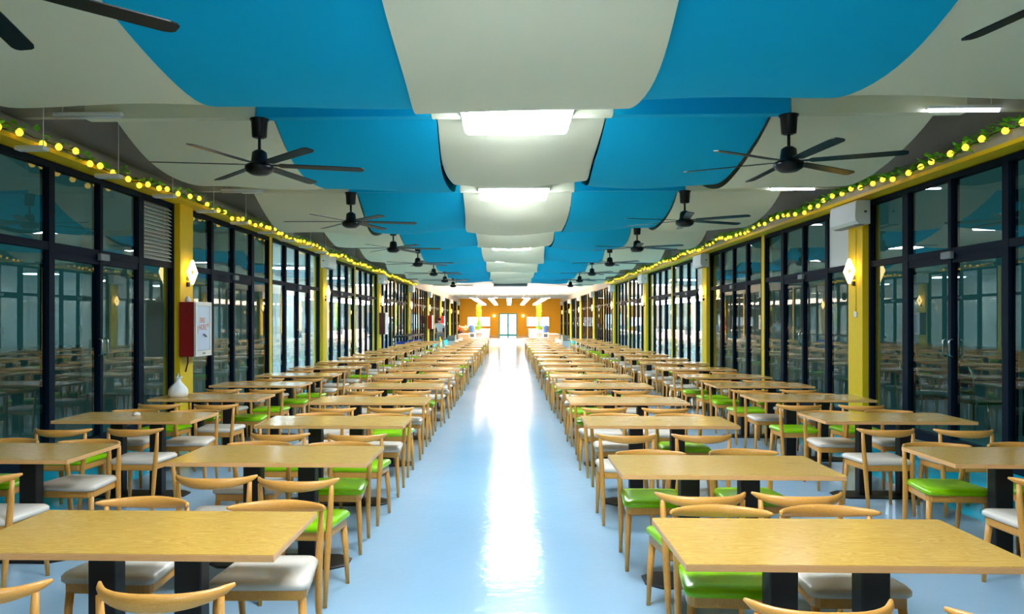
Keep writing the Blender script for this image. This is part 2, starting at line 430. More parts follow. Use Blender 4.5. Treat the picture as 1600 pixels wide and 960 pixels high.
for q, (c, lab) in enumerate(STR):
    m_ = M['cloth_' + c]
    t = thing('fabric_drape', lab, 'drape', ((EDGES[q] + EDGES[q + 1]) / 2, BEAM0, 3.8), 'striped fabric hung under the roof')
    ox, oy, oz = t.location
    for k in range(-1, 8):
        y0 = BEAM0 + PITCH * k; low = 3.52 + random.uniform(-.05, .05)
        if k == 0: low = (3.54, 3.50, 3.45, 3.56, 3.56)[q]
        if k == 2: low -= .08
        g = .006 * (1 if q % 2 else -1)
        sw = swag(y0 + .055, y0 + PITCH - .055, EDGES[q] + .004, EDGES[q + 1] - .004, low, q * 31 + k, 4.20 + g, 1.42 if k == 0 else 1.0)
        o = sw.build('swag', m_, t, (-ox, -oy, -oz))
    for k in range(-1, 9):
        y = BEAM0 + PITCH * k
        B(EDGES[q] + .005, EDGES[q + 1] - .005, y - .065, y + .065, 3.775, 4.21).build('valance', m_, t, (-ox, -oy, -oz))

# ================================================================== LIGHTS
for k in range(-1, 8):
    y = BEAM0 + PITCH * k
    t = thing('panel_light', 'bright white rectangular panel light under the %s beam from the front, middle of ceiling' % ORD[k + 1] if k > 0 else
              'white panel light under a roof beam %s the photographer, middle of ceiling' % ('behind' if k < 0 else 'above'), 'light', (.08, y, 3.70), 'panel lights along the middle')
    B(-.57, .57, -.49, .49, .045, .075, bev=.01).build('housing', M['plastic_white'], t)
    B(-.55, .55, -.47, .47, .0, .045, bev=.03).build('diffuser', M['panel_light'], t)
TL = 0
for k in range(-1, 9):
    y = BEAM0 + PITCH * k
    for s, x in ((-1, -4.35), (1, 4.55)):
        lit = s > 0
        lab = ('lit white tube light below roof near the air conditioner wall, %s from front' if lit else
               'unlit white tube light below the roof near the louvre wall, %s from front') % ORD[k + 2]
        t = thing('tube_light', lab, 'light', (x, y - .12, 3.79), 'tube lights along the %s wall' % ('air conditioner' if lit else 'louvre'))
        B(-.36, .36, -.035, .035, .0, .035, bev=.006).build('housing', M['plastic_white'], t)
        MB().tube([(-.345, 0, -.014), (.345, 0, -.014)], .016, 10).build('tube', M['tube_light'] if lit else M['tube_off'], t)
        MB().tube([(.28 * s, .02, .03), (.28 * s, .02, .35)], .006, 6).build('hanging_rod', M['plastic_white'], t)
# warm light boxes over the serving counters at the far end
for i, x in enumerate((-2.2, -1.15, .03, 1.2, 2.3)):
    t = thing('light_box', 'long white hanging light box near the end wall, %s from the red cabinets' % ORD[i + 1], 'light', (x, 60, 3.0), 'long light boxes over the counters')
    B(-.16, .16, -10, 10, .05, .12, bev=.01).build('housing', M['plastic_white'], t)
    B(-.15, .15, -9.95, 9.95, 0, .05, bev=.01).build('diffuser', M['warm_light'], t)
    for yy in (-9, 0, 9): MB().tube([(0, yy, .12), (0, yy, .94)], .008, 6).build('wire', M['plastic_grey'], t)
# lamps added to brighten the end wall and end zone, flush with the plaster
for j, y in enumerate((45.5, 66.0, 80.0)):
    for x in (-3.7, 3.9) + ((-1.5, 1.7) if y == 80.0 else ()):
        t = thing('added_ceiling_lamp', 'added square fill lamp in white end ceiling, %s from fabric, %s side%s' % (ORD[j + 1], 'red cabinet' if x < 0 else 'opposite', ', inner one' if abs(x) < 2 else ''), 'light', (x, y, 3.9), 'added fill lamps of the end ceiling')
        B(-.33, .33, -.33, .33, .02, .05).build('housing', M['plastic_white'], t)
        B(-.3, .3, -.3, .3, 0, .02).build('diffuser', M['warm_light'], t)
t = thing('air_duct', 'white flat box duct under the plain white ceiling at the end of hall', 'duct', (.1, 47, 3.60))
B(-1.0, 1.0, -1.8, 1.8, .0, .34, bev=.02).build('body', M['plastic_white'], t)
B(-.95, .95, -1.83, -1.8, .05, .27).build('grille', M['plastic_grey'], t)
for j, (y, hw) in enumerate(((42.4, .62), (44.3, .5))):
    t = thing('tube_light', 'unlit dark tube light under white ceiling, %s beyond the last fabric swag' % ORD[j + 1], 'light', (.05, y, 3.80), 'unlit lights beyond the fabric')
    B(-hw, hw, -.08, .08, 0, .05, bev=.01).build('housing', M['plastic_grey'], t)
    MB().tube([(0, 0, .05), (0, 0, .15)], .01, 6).build('hanging_rod', M['plastic_grey'], t)

# ================================================================== CEILING FANS
def make_fan():
    t = thing('ceiling_fan', 'black fan', 'fan')
    MB().lathe([(.05, -.20), (.075, -.19), (.085, -.03), (.10, -.01), (.10, 0)], 16).build('canopy', M['fan_black'], t)
    MB().tube([(0, 0, -.19), (0, 0, -.33)], .016, 8).build('downrod', M['fan_black'], t)
    m = MB(); m.lathe([(.02, -.585), (.085, -.58), (.135, -.55), (.15, -.51), (.145, -.485), (.10, -.465), (.085, -.44), (.075, -.35), (.04, -.325), (.02, -.32)], 20)
    m.build('motor_housing', M['fan_black'], t)
    for i in range(6):
        a = i * PI / 3; m = MB(); rings = []
        for rr, w in ((.12, .035), (.19, .04), (.22, .105), (.6, .115), (1.02, .12), (1.06, .10), (1.08, .06)):
            zc = -.475 - .012 * (rr - .12); sl = .16
            rings.append([(rr, -w / 2, zc + w / 2 * sl), (rr, w / 2, zc - w / 2 * sl), (rr, w / 2, zc - w / 2 * sl - .008), (rr, -w / 2, zc + w / 2 * sl - .008)])
        m.loft(rings, smooth=False)
        m.v = [(x * math.cos(a) - y * math.sin(a), x * math.sin(a) + y * math.cos(a), z) for x, y, z in m.v]
        m.build('blade', M['fan_black'], t)
    return t
fan0 = make_fan(); first = True
for k in range(0, 8):
    y = BEAM0 + PITCH * k + (.15 if k == 0 else 0)
    for s, x in ((-1, -2.6), (1, 2.86)):
        ph = random.uniform(0, PI / 3)
        if k == 1: ph = math.radians(13 if s < 0 else 34)
        if k == 0: ph = math.radians(44 if s < 0 else 43)
        if k == 2: ph = math.radians(8 if s < 0 else 22)
        lab = 'black six-blade ceiling fan, %s from the front in the row on the %s side' % (ORD[k + 1], 'louvre window' if s < 0 else 'air conditioner')
        grp = 'black ceiling fans'
        if first: fan0.location = (x, y - .0, 3.775); fan0.rotation_euler.z = ph; tag(fan0, lab, None, grp); first = False
        else: copy_tree(fan0, (x, y, 3.775), ph, lab, grp)

# ================================================================== TABLES AND CHAIRS
def make_table(w):
    t = thing('canteen_table', 'table', 'table', group='canteen tables'); h = w / 2
    m = MB(); m.box(-h, h, -.35, .35, .722, .749, 1, bev=.002); m.box(-h + .001, h - .001, -.349, .349, .749, .7505, 0)
    m.build('tabletop', [M['top'], M['edge']], t)
    for x in (-.19, .19): B(x - .06, x + .06, -.05, .05, .014, .70, bev=.006).build('column', M['black'], t)
    B(-.42, .42, -.16, .16, .695, .722).build('support_plate', M['black'], t)
    m = MB(); o = [(-.48, -.08), (-.39, -.16), (.39, -.16), (.48, -.08), (.48, .08), (.39, .16), (-.39, .16), (-.48, .08)]
    m.loft([[(a, b, 0) for a, b in o], [(a, b, .008) for a, b in o], [(a * .97, b * .92, .014) for a, b in o]], smooth=False)
    m.build('base_plate', M['black'], t)
    return t
def rrect(w0, w1, d, r, z, n=4, cy=0.0):
    """rounded trapezoid outline: w0 half width at back, w1 half width at front, d half depth"""
    pts = []
    for cx, cyy, a0 in ((w1 - r, d - r, 0), (-(w1 - r), d - r, PI / 2), (-(w0 - r), -(d - r), PI), (w0 - r, -(d - r), 1.5 * PI)):
        for k in range(n + 1):
            a = a0 + PI / 2 * k / n
            pts.append((cx + r * math.cos(a), cy + cyy + r * math.sin(a), z))
    return pts
def chair_parts():
    P = []
    m = MB(); m.loft([rrect(.195, .225, .205, .04, .428, cy=.005), rrect(.203, .233, .213, .045, .436, cy=.005), rrect(.203, .233, .213, .045, .455, cy=.005),
                      rrect(.19, .222, .20, .05, .470, cy=.005), rrect(.14, .165, .14, .05, .478, cy=.005), rrect(.05, .06, .05, .03, .480, cy=.005)])
    P.append(('seat', m, 0))
    m = MB(); m.loft([rrect(.185, .212, .19, .03, .375, 2), rrect(.19, .217, .196, .03, .385, 2), rrect(.19, .217, .196, .03, .428, 2)], smooth=False)
    P.append(('seat_frame', m, 1))
    for sx in (-1, 1):
        m = MB(); m.tube([(sx * .215, .195, 0), (sx * .208, .182, .20), (sx * .195, .165, .40)], [.0125, .018, .021], 8); P.append(('leg', m, 1))
        m = MB(); m.tube([(sx * .195, -.235, 0), (sx * .197, -.205, .22), (sx * .202, -.185, .42), (sx * .212, -.175, .58), (sx * .218, -.175, .705)], [.0125, .018, .021, .018, .013], 8)
        P.append(('leg', m, 1))
    m = MB(); pts = []; rad = []
    for i in range(17):
        u = -1 + 2 * i / 16; au = abs(u)
        pts.append((.246 * math.sin(u * 1.15) / math.sin(1.15), -.265 + .145 * (au ** 2.0), .708 + .022 * au ** 2.5))
        th = .012 + .022 * (1 - au ** 1.6); tk = .012 + .006 * (1 - au)
        if i in (0, 16): th, tk = .007, .007
        rad.append((tk, th))
    m.tube(pts, rad, 10)
    P.append(('backrest', m, 2))
    return P
_parts = chair_parts()
def make_chair(col):
    seatm = M['seat_' + col]
    t = thing('dining_chair', 'chair', 'chair')
    for nm, m, mi in _parts: m.build(nm, (seatm, M['chair_wood'], M['rail_wood'])[mi], t)
    return t
def make_chair_single(col):
    a = MB()
    for nm, m, mi in _parts:
        o = len(a.v); a.v += m.v; a.f += [[i + o for i in ff] for ff in m.f]; a.mi += [mi] * len(m.f); a.sm += m.sm
    return a.mesh('dining_chair', [M['seat_' + col], M['chair_wood'], M['rail_wood']])
CH = {c: None for c in ('white', 'green')}; CHS = {c: make_chair_single(c) for c in CH}
def chair(x, y, rz, col, label, group, simple):
    if simple:
        o = link('dining_chair', CHS[col], None, (x, y, 0)); o.rotation_euler.z = rz; tag(o, label, 'chair', group); return
    if CH[col] is None:
        CH[col] = make_chair(col); o = CH[col]; o.location = (x, y, 0); o.rotation_euler.z = rz; tag(o, label, None, group)
    else: copy_tree(CH[col], (x, y, 0), rz, label, group)
rows = {
 'left inner':  (-1.585, 1.32, [3.10, 5.07, 6.85, 8.75, 10.75, 12.75, 14.6, 16.6, 18.6, 20.5, 22.7, 25.0, 27.3, 29.5, 31.8, 34.3, 36.8, 39.2]),
 'right inner': (1.345, 1.33, [2.95, 4.66, 6.84, 8.72, 10.8, 12.7, 14.5, 16.3, 18.2, 20.4, 22.5, 24.4, 26.5, 28.7, 31.0, 33.2, 35.9, 39.0]),
 'left outer':  (-3.57, 1.30, [3.2, 5.19, 7.16, 9.10, 11.0, 12.95, 15.0, 17.2, 19.2, 21.1, 23.0, 25.0, 27.1, 29.3, 31.6, 33.6]),
 'right outer': (3.57, 1.37, [3.0, 5.0, 7.12, 9.05, 10.9, 12.6, 14.6, 16.6, 18.5, 20.7, 22.7, 24.9, 27.6, 30.0, 32.5, 35.2, 37.8]),
}
# seat colours read off the photograph, order: near-left, near-right, far-left, far-right
SEEN = {('left inner', 1): 'wwww', ('left inner', 2): 'wgwg', ('left inner', 3): 'ggww', ('left inner', 4): 'wggw', ('left inner', 5): 'wwwg', ('left inner', 6): 'wwgw',
        ('right inner', 1): 'wwgw', ('right inner', 2): 'gwgg', ('right inner', 3): 'wwwg', ('right inner', 4): 'wwgw', ('right inner', 5): 'gwww',
        ('left outer', 1): 'wwgw', ('left outer', 2): 'wwgw', ('left outer', 3): 'gwww', ('left outer', 4): 'gwgg', ('left outer', 5): 'wgwg', ('left outer', 6): 'wgww',
        ('right outer', 1): 'wwgw', ('right outer', 2): 'wwgg', ('right outer', 3): 'wwww', ('right outer', 4): 'ggww', ('right outer', 5): 'gwgg', ('right outer', 6): 'gwgw'}
# chairs pulled or pushed from their place at the table, as in the photograph
MOVED = {('left inner', 1, 0): (-.03, .10), ('left inner', 1, 1): (.03, .10), ('left inner', 1, 3): (.11, 0), ('left inner', 2, 0): (.09, 0),
         ('right inner', 1, 3): (-.07, 0), ('right inner', 2, 1): (-.07, 0), ('right inner', 3, 0): (-.09, 0), ('right inner', 3, 1): (-.09, 0),
         ('right outer', 2, 1): (-.09, -.02)}
proto = {}
rnd = random.Random(11)
TABLES = {}
for key, (xc, w, ys) in rows.items():
    for i, yf in enumerate(ys):
        outer = 'outer' in key
        row = i + 1
        x = xc + rnd.uniform(-.015, .015); yf += YAW * xc; rz = rnd.uniform(-.006, .006)
        TABLES[(key, row)] = (x, yf)
        if outer and row == 1: pass
        lab = 'light wood canteen table on black columns, %s from front, %s column' % (ORD[row], key)
        if w not in proto:
            proto[w] = make_table(w); o = proto[w]; o.location = (x, yf + .35, 0); o.rotation_euler.z = rz; tag(o, lab)
        else: copy_tree(proto[w], (x, yf + .35, 0), rz, lab)
        cols = SEEN.get((key, row))
        if not cols: cols = ''.join('g' if rnd.random() < .42 else 'w' for _ in range(4))
        for j in range(4):
            near = j < 2; left = j % 2 == 0
            cx = x + (-.32 if left else .32) + rnd.uniform(-.03, .03)
            cy = yf - .22 + rnd.uniform(-.05, .03) if near else yf + .70 + .03 + rnd.uniform(-.01, .08)
            mv = MOVED.get((key, row, j), (0, 0)); cx += mv[0]; cy += mv[1]
            rr = (0 if near else PI) + rnd.uniform(-.06, .06)
            col = 'green' if cols[j] == 'g' else 'white'
            inside = left != ('left' in key)          # True at the end that points to the aisle
            lab = '%s-seated wooden chair, %s end, %s side of %s table, %s column' % (col, 'aisle' if inside else 'window', 'near' if near else 'far', ORD[row], key)
            if key == 'left outer' and row == 2 and not near and not left: cx -= .02
            chair(cx, cy, rr, col, lab, 'chairs of the %s column' % key, row > 10)

# things left on the tables
x, yf = TABLES[('left outer', 4)]
m = MB()
m.lathe([(.05, .0), (.10, .002), (.115, .04), (.11, .09), (.085, .13), (.05, .165), (.028, .20), (.03, .215)], 20)
rb = random.Random(3); m.v = [(a * (1 + rb.uniform(-.06, .06)), b * (1 + rb.uniform(-.06, .06)), c) for a, b, c in m.v]
t = thing('plastic_bag', 'knotted white plastic bag standing on table beside the yellow fire hose pillar', 'bag', (x - .40, yf + .28, .7505))
m.build('body', M['bag'], t)
m = MB(); m.tube([(0, 0, .20), (-.015, 0, .245), (.005, .0, .285)], [.028, .02, .008], 8); m.tube([(0, 0, .21), (.03, .01, .235), (.045, .01, .25)], [.02, .014, .005], 8); m.build('knot', M['bag'], t)
x, yf = TABLES[('left outer', 3)]
m = MB(); m.lathe([(.015, 0), (.035, .002), (.04, .015), (.03, .026), (.01, .032)], 12); m.v = [(a * (1 + rb.uniform(-.2, .2)), b * (1 + rb.uniform(-.2, .2)), c) for a, b, c in m.v]
tag(m.build('tissue', M['bag'], None, (x - .05, yf + .42, .7505)), 'small crumpled white tissue lying on table near the louvre windows', 'tissue')

# ================================================================== GARLANDS WITH BULBS
def leaf(m, p, a, tilt, L, mi):
    d = Vector((math.cos(a) * math.cos(tilt), math.sin(a) * math.cos(tilt), math.sin(tilt))); sd = Vector((-math.sin(a), math.cos(a), 0)); up = d.cross(sd)
    p = Vector(p); q = p + d * L * .5
    m.add([p, q + sd * L * .32, p + d * L, q - sd * L * .32, q + up * L * .1], [(0, 3, 4), (3, 2, 4), (2, 1, 4), (1, 0, 4)], mi)
bulb_me = MB().lathe([(.004, -.038), (.024, -.031), (.037, -.008), (.037, .009), (.026, .029), (.011, .040)], 10).mesh('bulb', M['bulb'])
for s, X, side in ((-1, WL + .33, 'louvre window'), (1, WR - .33, 'air conditioner')):
    t = thing('light_garland', 'green leaf garland with round yellow bulbs along the eaves ledge on the %s side' % side, 'garland', (X, 3, HEAD + (.04 if s < 0 else .12)), 'garlands along both ledges')
    rg = random.Random(5 + s); pts = []; y = 3.0
    while y < 42:
        z = .02 + .035 * math.sin(y * 1.7) + rg.uniform(-.02, .02)
        pts.append((rg.uniform(-.012, .012), y - 3, z)); y += .18
    MB().tube(pts, .008, 5).build('cable', M['cable'], t)
    m = MB()
    for p in pts:
        for q in range(15 if s > 0 else 9):
            if s < 0 and rg.random() < .35: continue
            a = rg.uniform(0, 6.28)
            leaf(m, (p[0] + rg.uniform(-.05, .05), p[1] + rg.uniform(-.1, .1), p[2] + rg.uniform(-.02, .07)), a, rg.uniform(-.5, .7), rg.uniform(.07, .13), 0)
    tag(m.build('leaves', M['leaf'], t), kind='stuff')
    y = 3.2
    while y < 42:
        i = min(len(pts) - 1, int((y - 3) / .18)); p = pts[i]
        o = link('bulb', bulb_me, t, (p[0] - s * .03, y - 3, p[2] - .015 + rg.uniform(-.03, .035))); y += rg.uniform(.2, .42)
# small white boxes under the ledge on hanging rods
for i in range(9):
    y = 7.8 + 1.53 * i
    t = thing('junction_box', 'small white flat box under the garland ledge on louvre side, %s from the front' % ORD[i + 1], 'box', (WL + .45, y, 3.40), 'white boxes under the louvre side garland')
    B(-.15, .15, -.06, .06, 0, .045, bev=.006).build('body', M['plastic_white'], t)
    MB().tube([(.12, 0, .05), (.12, 0, .98)], .005, 6).build('hanging_rod', M['plastic_white'], t)

# ================================================================== ON THE PILLARS
def sconce(s, yc, X, label):
    t = thing('wall_lamp', label, 'lamp', (X, yc, 2.44), 'diamond wall lamps on the pillars')
    di = lambda r, x: [(x, 0, r * 1.15), (x, r * 1.05, 0), (x, 0, -r * 1.15), (x, -r * 1.05, 0)]
    m = MB(); rings = [di(.17, -s * .07), di(.17, -s * .11), di(.085, -s * .11), di(.085, -s * .07)]
    for k in range(4):
        A, Bq = rings[k], rings[(k + 1) % 4]
        m.add(A + Bq, [(i, (i + 1) % 4, 4 + (i + 1) % 4, 4 + i) for i in range(4)])
    m.build('diffuser', M['sconce'], t)
    a, b = sorted((0, -s * .09)); B(a, b, -.03, .03, -.13, -.07).build('bracket', M['plastic_grey'], t)
    B(*sorted((-s * .002, -s * .04)), -.03, .03, -.23, -.16).build('switch_box', M['black'], t)
def aircon(s, yc, X, label):
    t = thing('air_conditioner', label, 'air conditioner', (X, yc - .05, 3.12), 'air conditioners on the pillars')
    x = lambda d: -s * d
    m = MB(); pr = [(0, 0), (.17, 0), (.215, .05), (.225, .12), (.215, .33), (.19, .355), (0, .355)]
    ring = lambda yy: [(x(a), yy, b) for a, b in (pr if s > 0 else pr[::-1])]
    m.loft([ring(-.46), ring(.46)], smooth=False); m.build('body', M['plastic_white'], t)
    B(*sorted((x(.06), x(.18))), -.40, .40, -.012, .004).build('air_flap', M['plastic_grey'], t)
    B(*sorted((x(.05), x(.09))), -.463, -.458, .17, .20).build('badge', M['dark_grey'], t)
def hose_cabinet(s, yc, X, label, side, detail):
    t = thing('fire_hose_cabinet', label, 'cabinet', (X, yc, 1.10), 'fire hose cabinets')
    x = lambda a, b: sorted((-s * a, -s * b))
    B(*x(0, .24), -.32, .32, 0, .86, bev=.006).build('body', side, t)
    fr = MB()
    for y0, y1, z0, z1 in ((-.325, -.265, 0, .865), (.265, .325, 0, .865), (-.265, .265, 0, .09), (-.265, .265, .80, .865)): fr.box(*x(.24, .27), y0, y1, z0, z1)
    fr.build('door_frame', M['cab_white'], t)
    dr = B(*x(.24, .262), -.262, .262, .093, .797, bev=.004).build('door', M['cab_door'], t)
    if detail:
        for txt, zz, yy in (('FIRE', .53, -.16), ('HOSE', .42, -.19)):
            c = bpy.data.curves.new('lettering', 'FONT'); c.body = txt; c.size = .125; c.extrude = .001; c.space_character = 1.0
            c.materials.append(M['text_orange'])
            o = bpy.data.objects.new('lettering', c); COL.objects.link(o)
            fm = bpy.data.meshes.new_from_object(o.evaluated_get(bpy.context.evaluated_depsgraph_get())); bpy.data.objects.remove(o)
            o = link('lettering', fm, dr, (-s * .2635, yy, zz)); o.rotation_euler = (PI / 2, 0, PI / 2 if s < 0 else -PI / 2)
        m = MB()
        for k in range(6):
            a = k * PI / 3
            m.add([(-s * .264, .175 + .018 * math.cos(a - .5), .50 + .018 * math.sin(a - .5)), (-s * .264, .175 + .06 * math.cos(a), .50 + .07 * math.sin(a)), (-s * .264, .175 + .018 * math.cos(a + .5), .50 + .018 * math.sin(a + .5)), (-s * .263, .175, .50)], [(0, 1, 2, 3)])
        m.build('emblem', M['text_orange'], dr)
        B(*x(.262, .266), -.238, -.228, .36, .48).build('mark', M['text_orange'], dr)
        MB().tube([(-s * .264, -.02, .345), (-s * .285, .0, .34), (-s * .285, .06, .31)], .014, 8).build('latch', M['plastic_grey'], dr)
        B(*x(.27, .273), -.05, .05, .03, .055).build('plate', M['plastic_grey'], t)
        MB().tube([(-s * .05, -.1, 0), (-s * .05, -.1, -.10), (-s * .02, -.12, -.25)], .012, 8).build('bracket', M['cable'], t)
for s, yc in PILL:
    X = (WL + .14) if s < 0 else (WR - .14)
    n = int(round((yc - 2.93) / 9.44)) + 1
    if yc < 0: continue
    side = 'louvre window wall' if s < 0 else 'opposite window wall'
    if n >= 1: sconce(s, yc, X, 'glowing diamond-shaped wall lamp on the %s yellow pillar, %s' % (ORD[n], side))
    if (s > 0 and n >= 1) or (s < 0 and n >= 3):
        aircon(s, yc, X, 'white air conditioner at the top of the %s yellow pillar, %s' % (ORD[n], side))
    if s < 0 and n == 2:
        hose_cabinet(s, yc + .02, X, 'dark red fire hose cabinet with pale lettered door on the yellow pillar', M['cab_red'], True)
        t = thing('paper_bag', 'small white crumpled bag on top of the dark red fire hose cabinet', 'bag', (X + .10, yc - .2, 1.96))
        m = MB(); m.lathe([(.03, 0), (.05, .01), (.045, .05), (.025, .08), (.012, .095)], 10); m.build('body', M['bag'], t)
    if s < 0 and n in (4,): hose_cabinet(s, yc, X, 'maroon fire hose cabinet on a pillar halfway down the louvre side wall', M['cab_maroon'], False)
    if s < 0 and n in (6, 7): hose_cabinet(s, yc, X, 'bright red hose cabinet on the wall %s the man in white' % ('just before' if n == 6 else 'beyond'), M['cab_red_bright'], False)
# socket and conduit on the first air conditioner pillar
t = thing('wall_socket', 'white wall socket with conduit below the lamp on the air conditioner pillar', 'socket', (WR - .14, 12.33, 1.72))
B(-.02, 0, -.045, .045, 0, .09, bev=.006).build('socket_plate', M['plastic_white'], t)
MB().tube([(-.006, 0, .09), (-.006, 0, 1.36)], .006, 6).build('conduit', M['yellow'], t)
# dark devices high on the louvre side beyond the maroon cabinet
for j, y in enumerate((34.6, 38.2)):
    t = thing('wall_fan', 'small black device mounted high on the louvre side windows, %s past the maroon cabinet' % ORD[j + 1], 'wall fan', (WL + .05, y, 2.75))
    MB().tube([(0, 0, 0), (.12, 0, .05)], .02, 6).build('arm', M['black'], t)
    m = MB(); m.lathe([(.05, -.08), (.17, -.05), (.19, 0), (.17, .05), (.05, .08)], 14); m.v = [(.16 + c, a, .05 + b) for a, b, c in m.v]; m.build('head', M['black'], t)

# ================================================================== FAR END: counters, plants, dispensers
for s in (-1, 1):
    who = 'poinsettia' if s < 0 else 'glass cabinet opposite'
    x = lambda a, b: sorted((s * a + .03, s * b + .03))
    t = thing('serving_counter', 'long white-topped serving counter beside the aisle at the hall end, %s side' % ('flower' if s < 0 else 'opposite'), 'counter', (s * 2.2 + .03, 63.5, 0), 'serving counters')
    B(-.38, .38, -11.5, 11.5, .08, .80).build('body', M['counter'], t)
    B(-.42, .42, -11.6, 11.6, .80, .86, bev=.01).build('countertop', M['white_paint'], t)
    B(-.34, .34, -11.4, 11.4, 0, .08).build('plinth', M['dark_grey'], t)
    for k in range(9):
        B(*sorted((-s * .38, -s * .395)), -11.4 + 2.57 * k, -11.25 + 2.57 * k + 1.9, .15, .74).build('panel', M['counter'], t)
    t = thing('water_dispenser', 'water dispenser with blue bottle beside the vine post, %s side of the aisle' % ('flower' if s < 0 else 'opposite'), 'dispenser', (s * 2.40, 51.2, 0), 'water dispensers')
    B(-.22, .22, -.2, .2, 0, .84, bev=.02).build('body', M['plastic_white'], t)
    MB().lathe([(.06, .84), (.19, .88), (.2, .95), (.185, 1.05), (.2, 1.12), (.2, 1.28), (.17, 1.34), (.05, 1.35)], 16).build('bottle', M['bottle_blue'], t)
    B(-.12, .12, -.215, -.2, .55, .75).build('tap_recess', M['plastic_grey'], t)
    t = thing('vine_post', 'slim post wrapped in yellow-green vine above the serving counter, %s side' % ('flower' if s < 0 else 'opposite'), 'post', (s * 2.23, 58, .86), 'vine posts')
    MB().tube([(0, 0, 0), (0, 0, 2.06)], .05, 8).build('pole', M['leaf'], t)
    m = MB(); rv = random.Random(9 + s)
    for k in range(520):
        z = rv.uniform(.1, 1.98); a = rv.uniform(0, 6.28); rr = rv.uniform(.05, .15)
        leaf(m, (rr * math.cos(a), rr * math.sin(a), z), a, rv.uniform(-.8, .4), .12, 0 if z > .7 else 1)
    tag(m.build('vine_leaves', [M['leaf_yellow'], M['leaf']], t), kind='stuff')
    t = thing('display_cabinet', 'low glass-topped display cabinet by the last tables, %s side' % ('flower' if s < 0 else 'opposite'), 'cabinet', (s * 3.22, 47.2, 0), 'glass display cabinets')
    B(-.2, .2, -3.6, 3.6, 0, .50, bev=.01).build('body', M['plastic_white'], t)
    for k in range(4): B(*sorted((-s * .205, -s * .215)), -3.5 + 1.78 * k, -3.5 + 1.78 * k + 1.68, .08, .46).build('panel', M['white_paint'], t)
    B(-.2, .2, -3.6, 3.6, .50, .52).build('shelf', M['teal'], t)
    B(*sorted((-s * .19, -s * .20)), -3.6, 3.6, .52, .80).build('pane', M['glass_clear'], t)
    B(-.2, .2, -3.6, 3.6, .80, .815).build('glass_top', M['glass_clear'], t)
    for yy in (-3.58, 0, 3.56): B(-.2, .2, yy, yy + .02, .52, .80).build('divider', M['chrome'], t)
    t = thing('end_counter', 'beige counter with dark end panel behind the glass cabinet, %s side' % ('flower' if s < 0 else 'opposite'), 'counter', (s * 3.0, 53.2, 0), 'beige counters')
    B(*sorted((s * .22, s * .50)), -1.4, .8, 0, .64).build('end_panel', M['dark_grey'], t)
    B(*sorted((s * -.34, s * .22)), -1.3, .9, 0, .70).build('body', M['counter_beige'], t)
    B(*sorted((s * -.35, s * .52)), -1.32, 1.0, .70, .74, bev=.01).build('countertop', M['white_paint'], t)
    pl = []
# poinsettia display on the left counter
t = thing('potted_poinsettia', 'red and cream leafy potted plant on the beige end counter', 'plant', (-3.18, 52.6, .74))
MB().lathe([(.12, 0), (.17, .16), (.18, .17)], 14).build('pot', M['cab_maroon'], t)
MB().tube([(0, 0, .15), (0, 0, .36)], .02, 6).build('stem', M['leaf'], t)
for mm, nm, cnt, (ca, cb) in ((M['petal_red'], 'red_leaves', 40, (-.22, .12)), (M['petal_cream'], 'cream_leaves', 60, (-.25, .45))):
    m = MB(); rv = random.Random(cnt)
    for k in range(cnt):
        a = rv.uniform(0, 6.28); rr = rv.uniform(.05, .2)
        leaf(m, (rv.uniform(ca, cb), rr * math.sin(a), .2 + rv.uniform(0, .3)), a, rv.uniform(-.2, .9), .16, 0)
    tag(m.build(nm, mm, t), kind='stuff')
# black-topped trolley with blue crates by the left windows
t = thing('prep_trolley', 'long black-topped trolley on steel legs by windows before the man', 'trolley', (-4.75, 37.2, 0))
B(-.35, .35, -3.2, 3.2, .90, .97, bev=.01).build('top', M['black'], t)
B(-.33, .33, -3.1, 3.1, .25, .28).build('shelf', M['chrome'], t)
for xx in (-.31, .31):
    for yy in (-3.0, -1, 1, 3.0): MB().tube([(xx, yy, 0), (xx, yy, .9)], .02, 6).build('leg', M['chrome'], t)
for k in range(4):
    c = thing('crate', 'blue plastic crate on the trolley shelf, %s from the front' % ORD[k + 1], 'crate', (-4.72, 35.0 + 1.45 * k, .281), 'blue crates on the trolley')
    m = MB(); m.box(-.25, .25, -.5, .5, 0, .03)
    for a in ((-.25, -.22, -.5, .5), (.22, .25, -.5, .5), (-.22, .22, -.5, -.47), (-.22, .22, .47, .5)): m.box(*a, .03, .36)
    m.build('body', M['crate_blue'], c)
    B(-.27, .27, -.52, .52, .36, .40, bev=.01).build('rim', M['crate_blue'], c)
# end wall lamps
for x, w in ((-1.58, 'flower'), (1.52, 'opposite')):
    t = thing('wall_lamp', 'round glowing wall lamp on the orange end wall beside teal door, %s side' % w, 'lamp', (x, WE, 2.1), 'end wall lamps')
    B(-.05, .05, -.06, 0, -.05, .05).build('bracket', M['plastic_grey'], t)
    m = MB(); m.lathe([(.02, -.15), (.1, -.12), (.15, 0), (.1, .12), (.02, .15)], 14, (0, -.17, 0)); m.build('globe', M['sconce'], t)

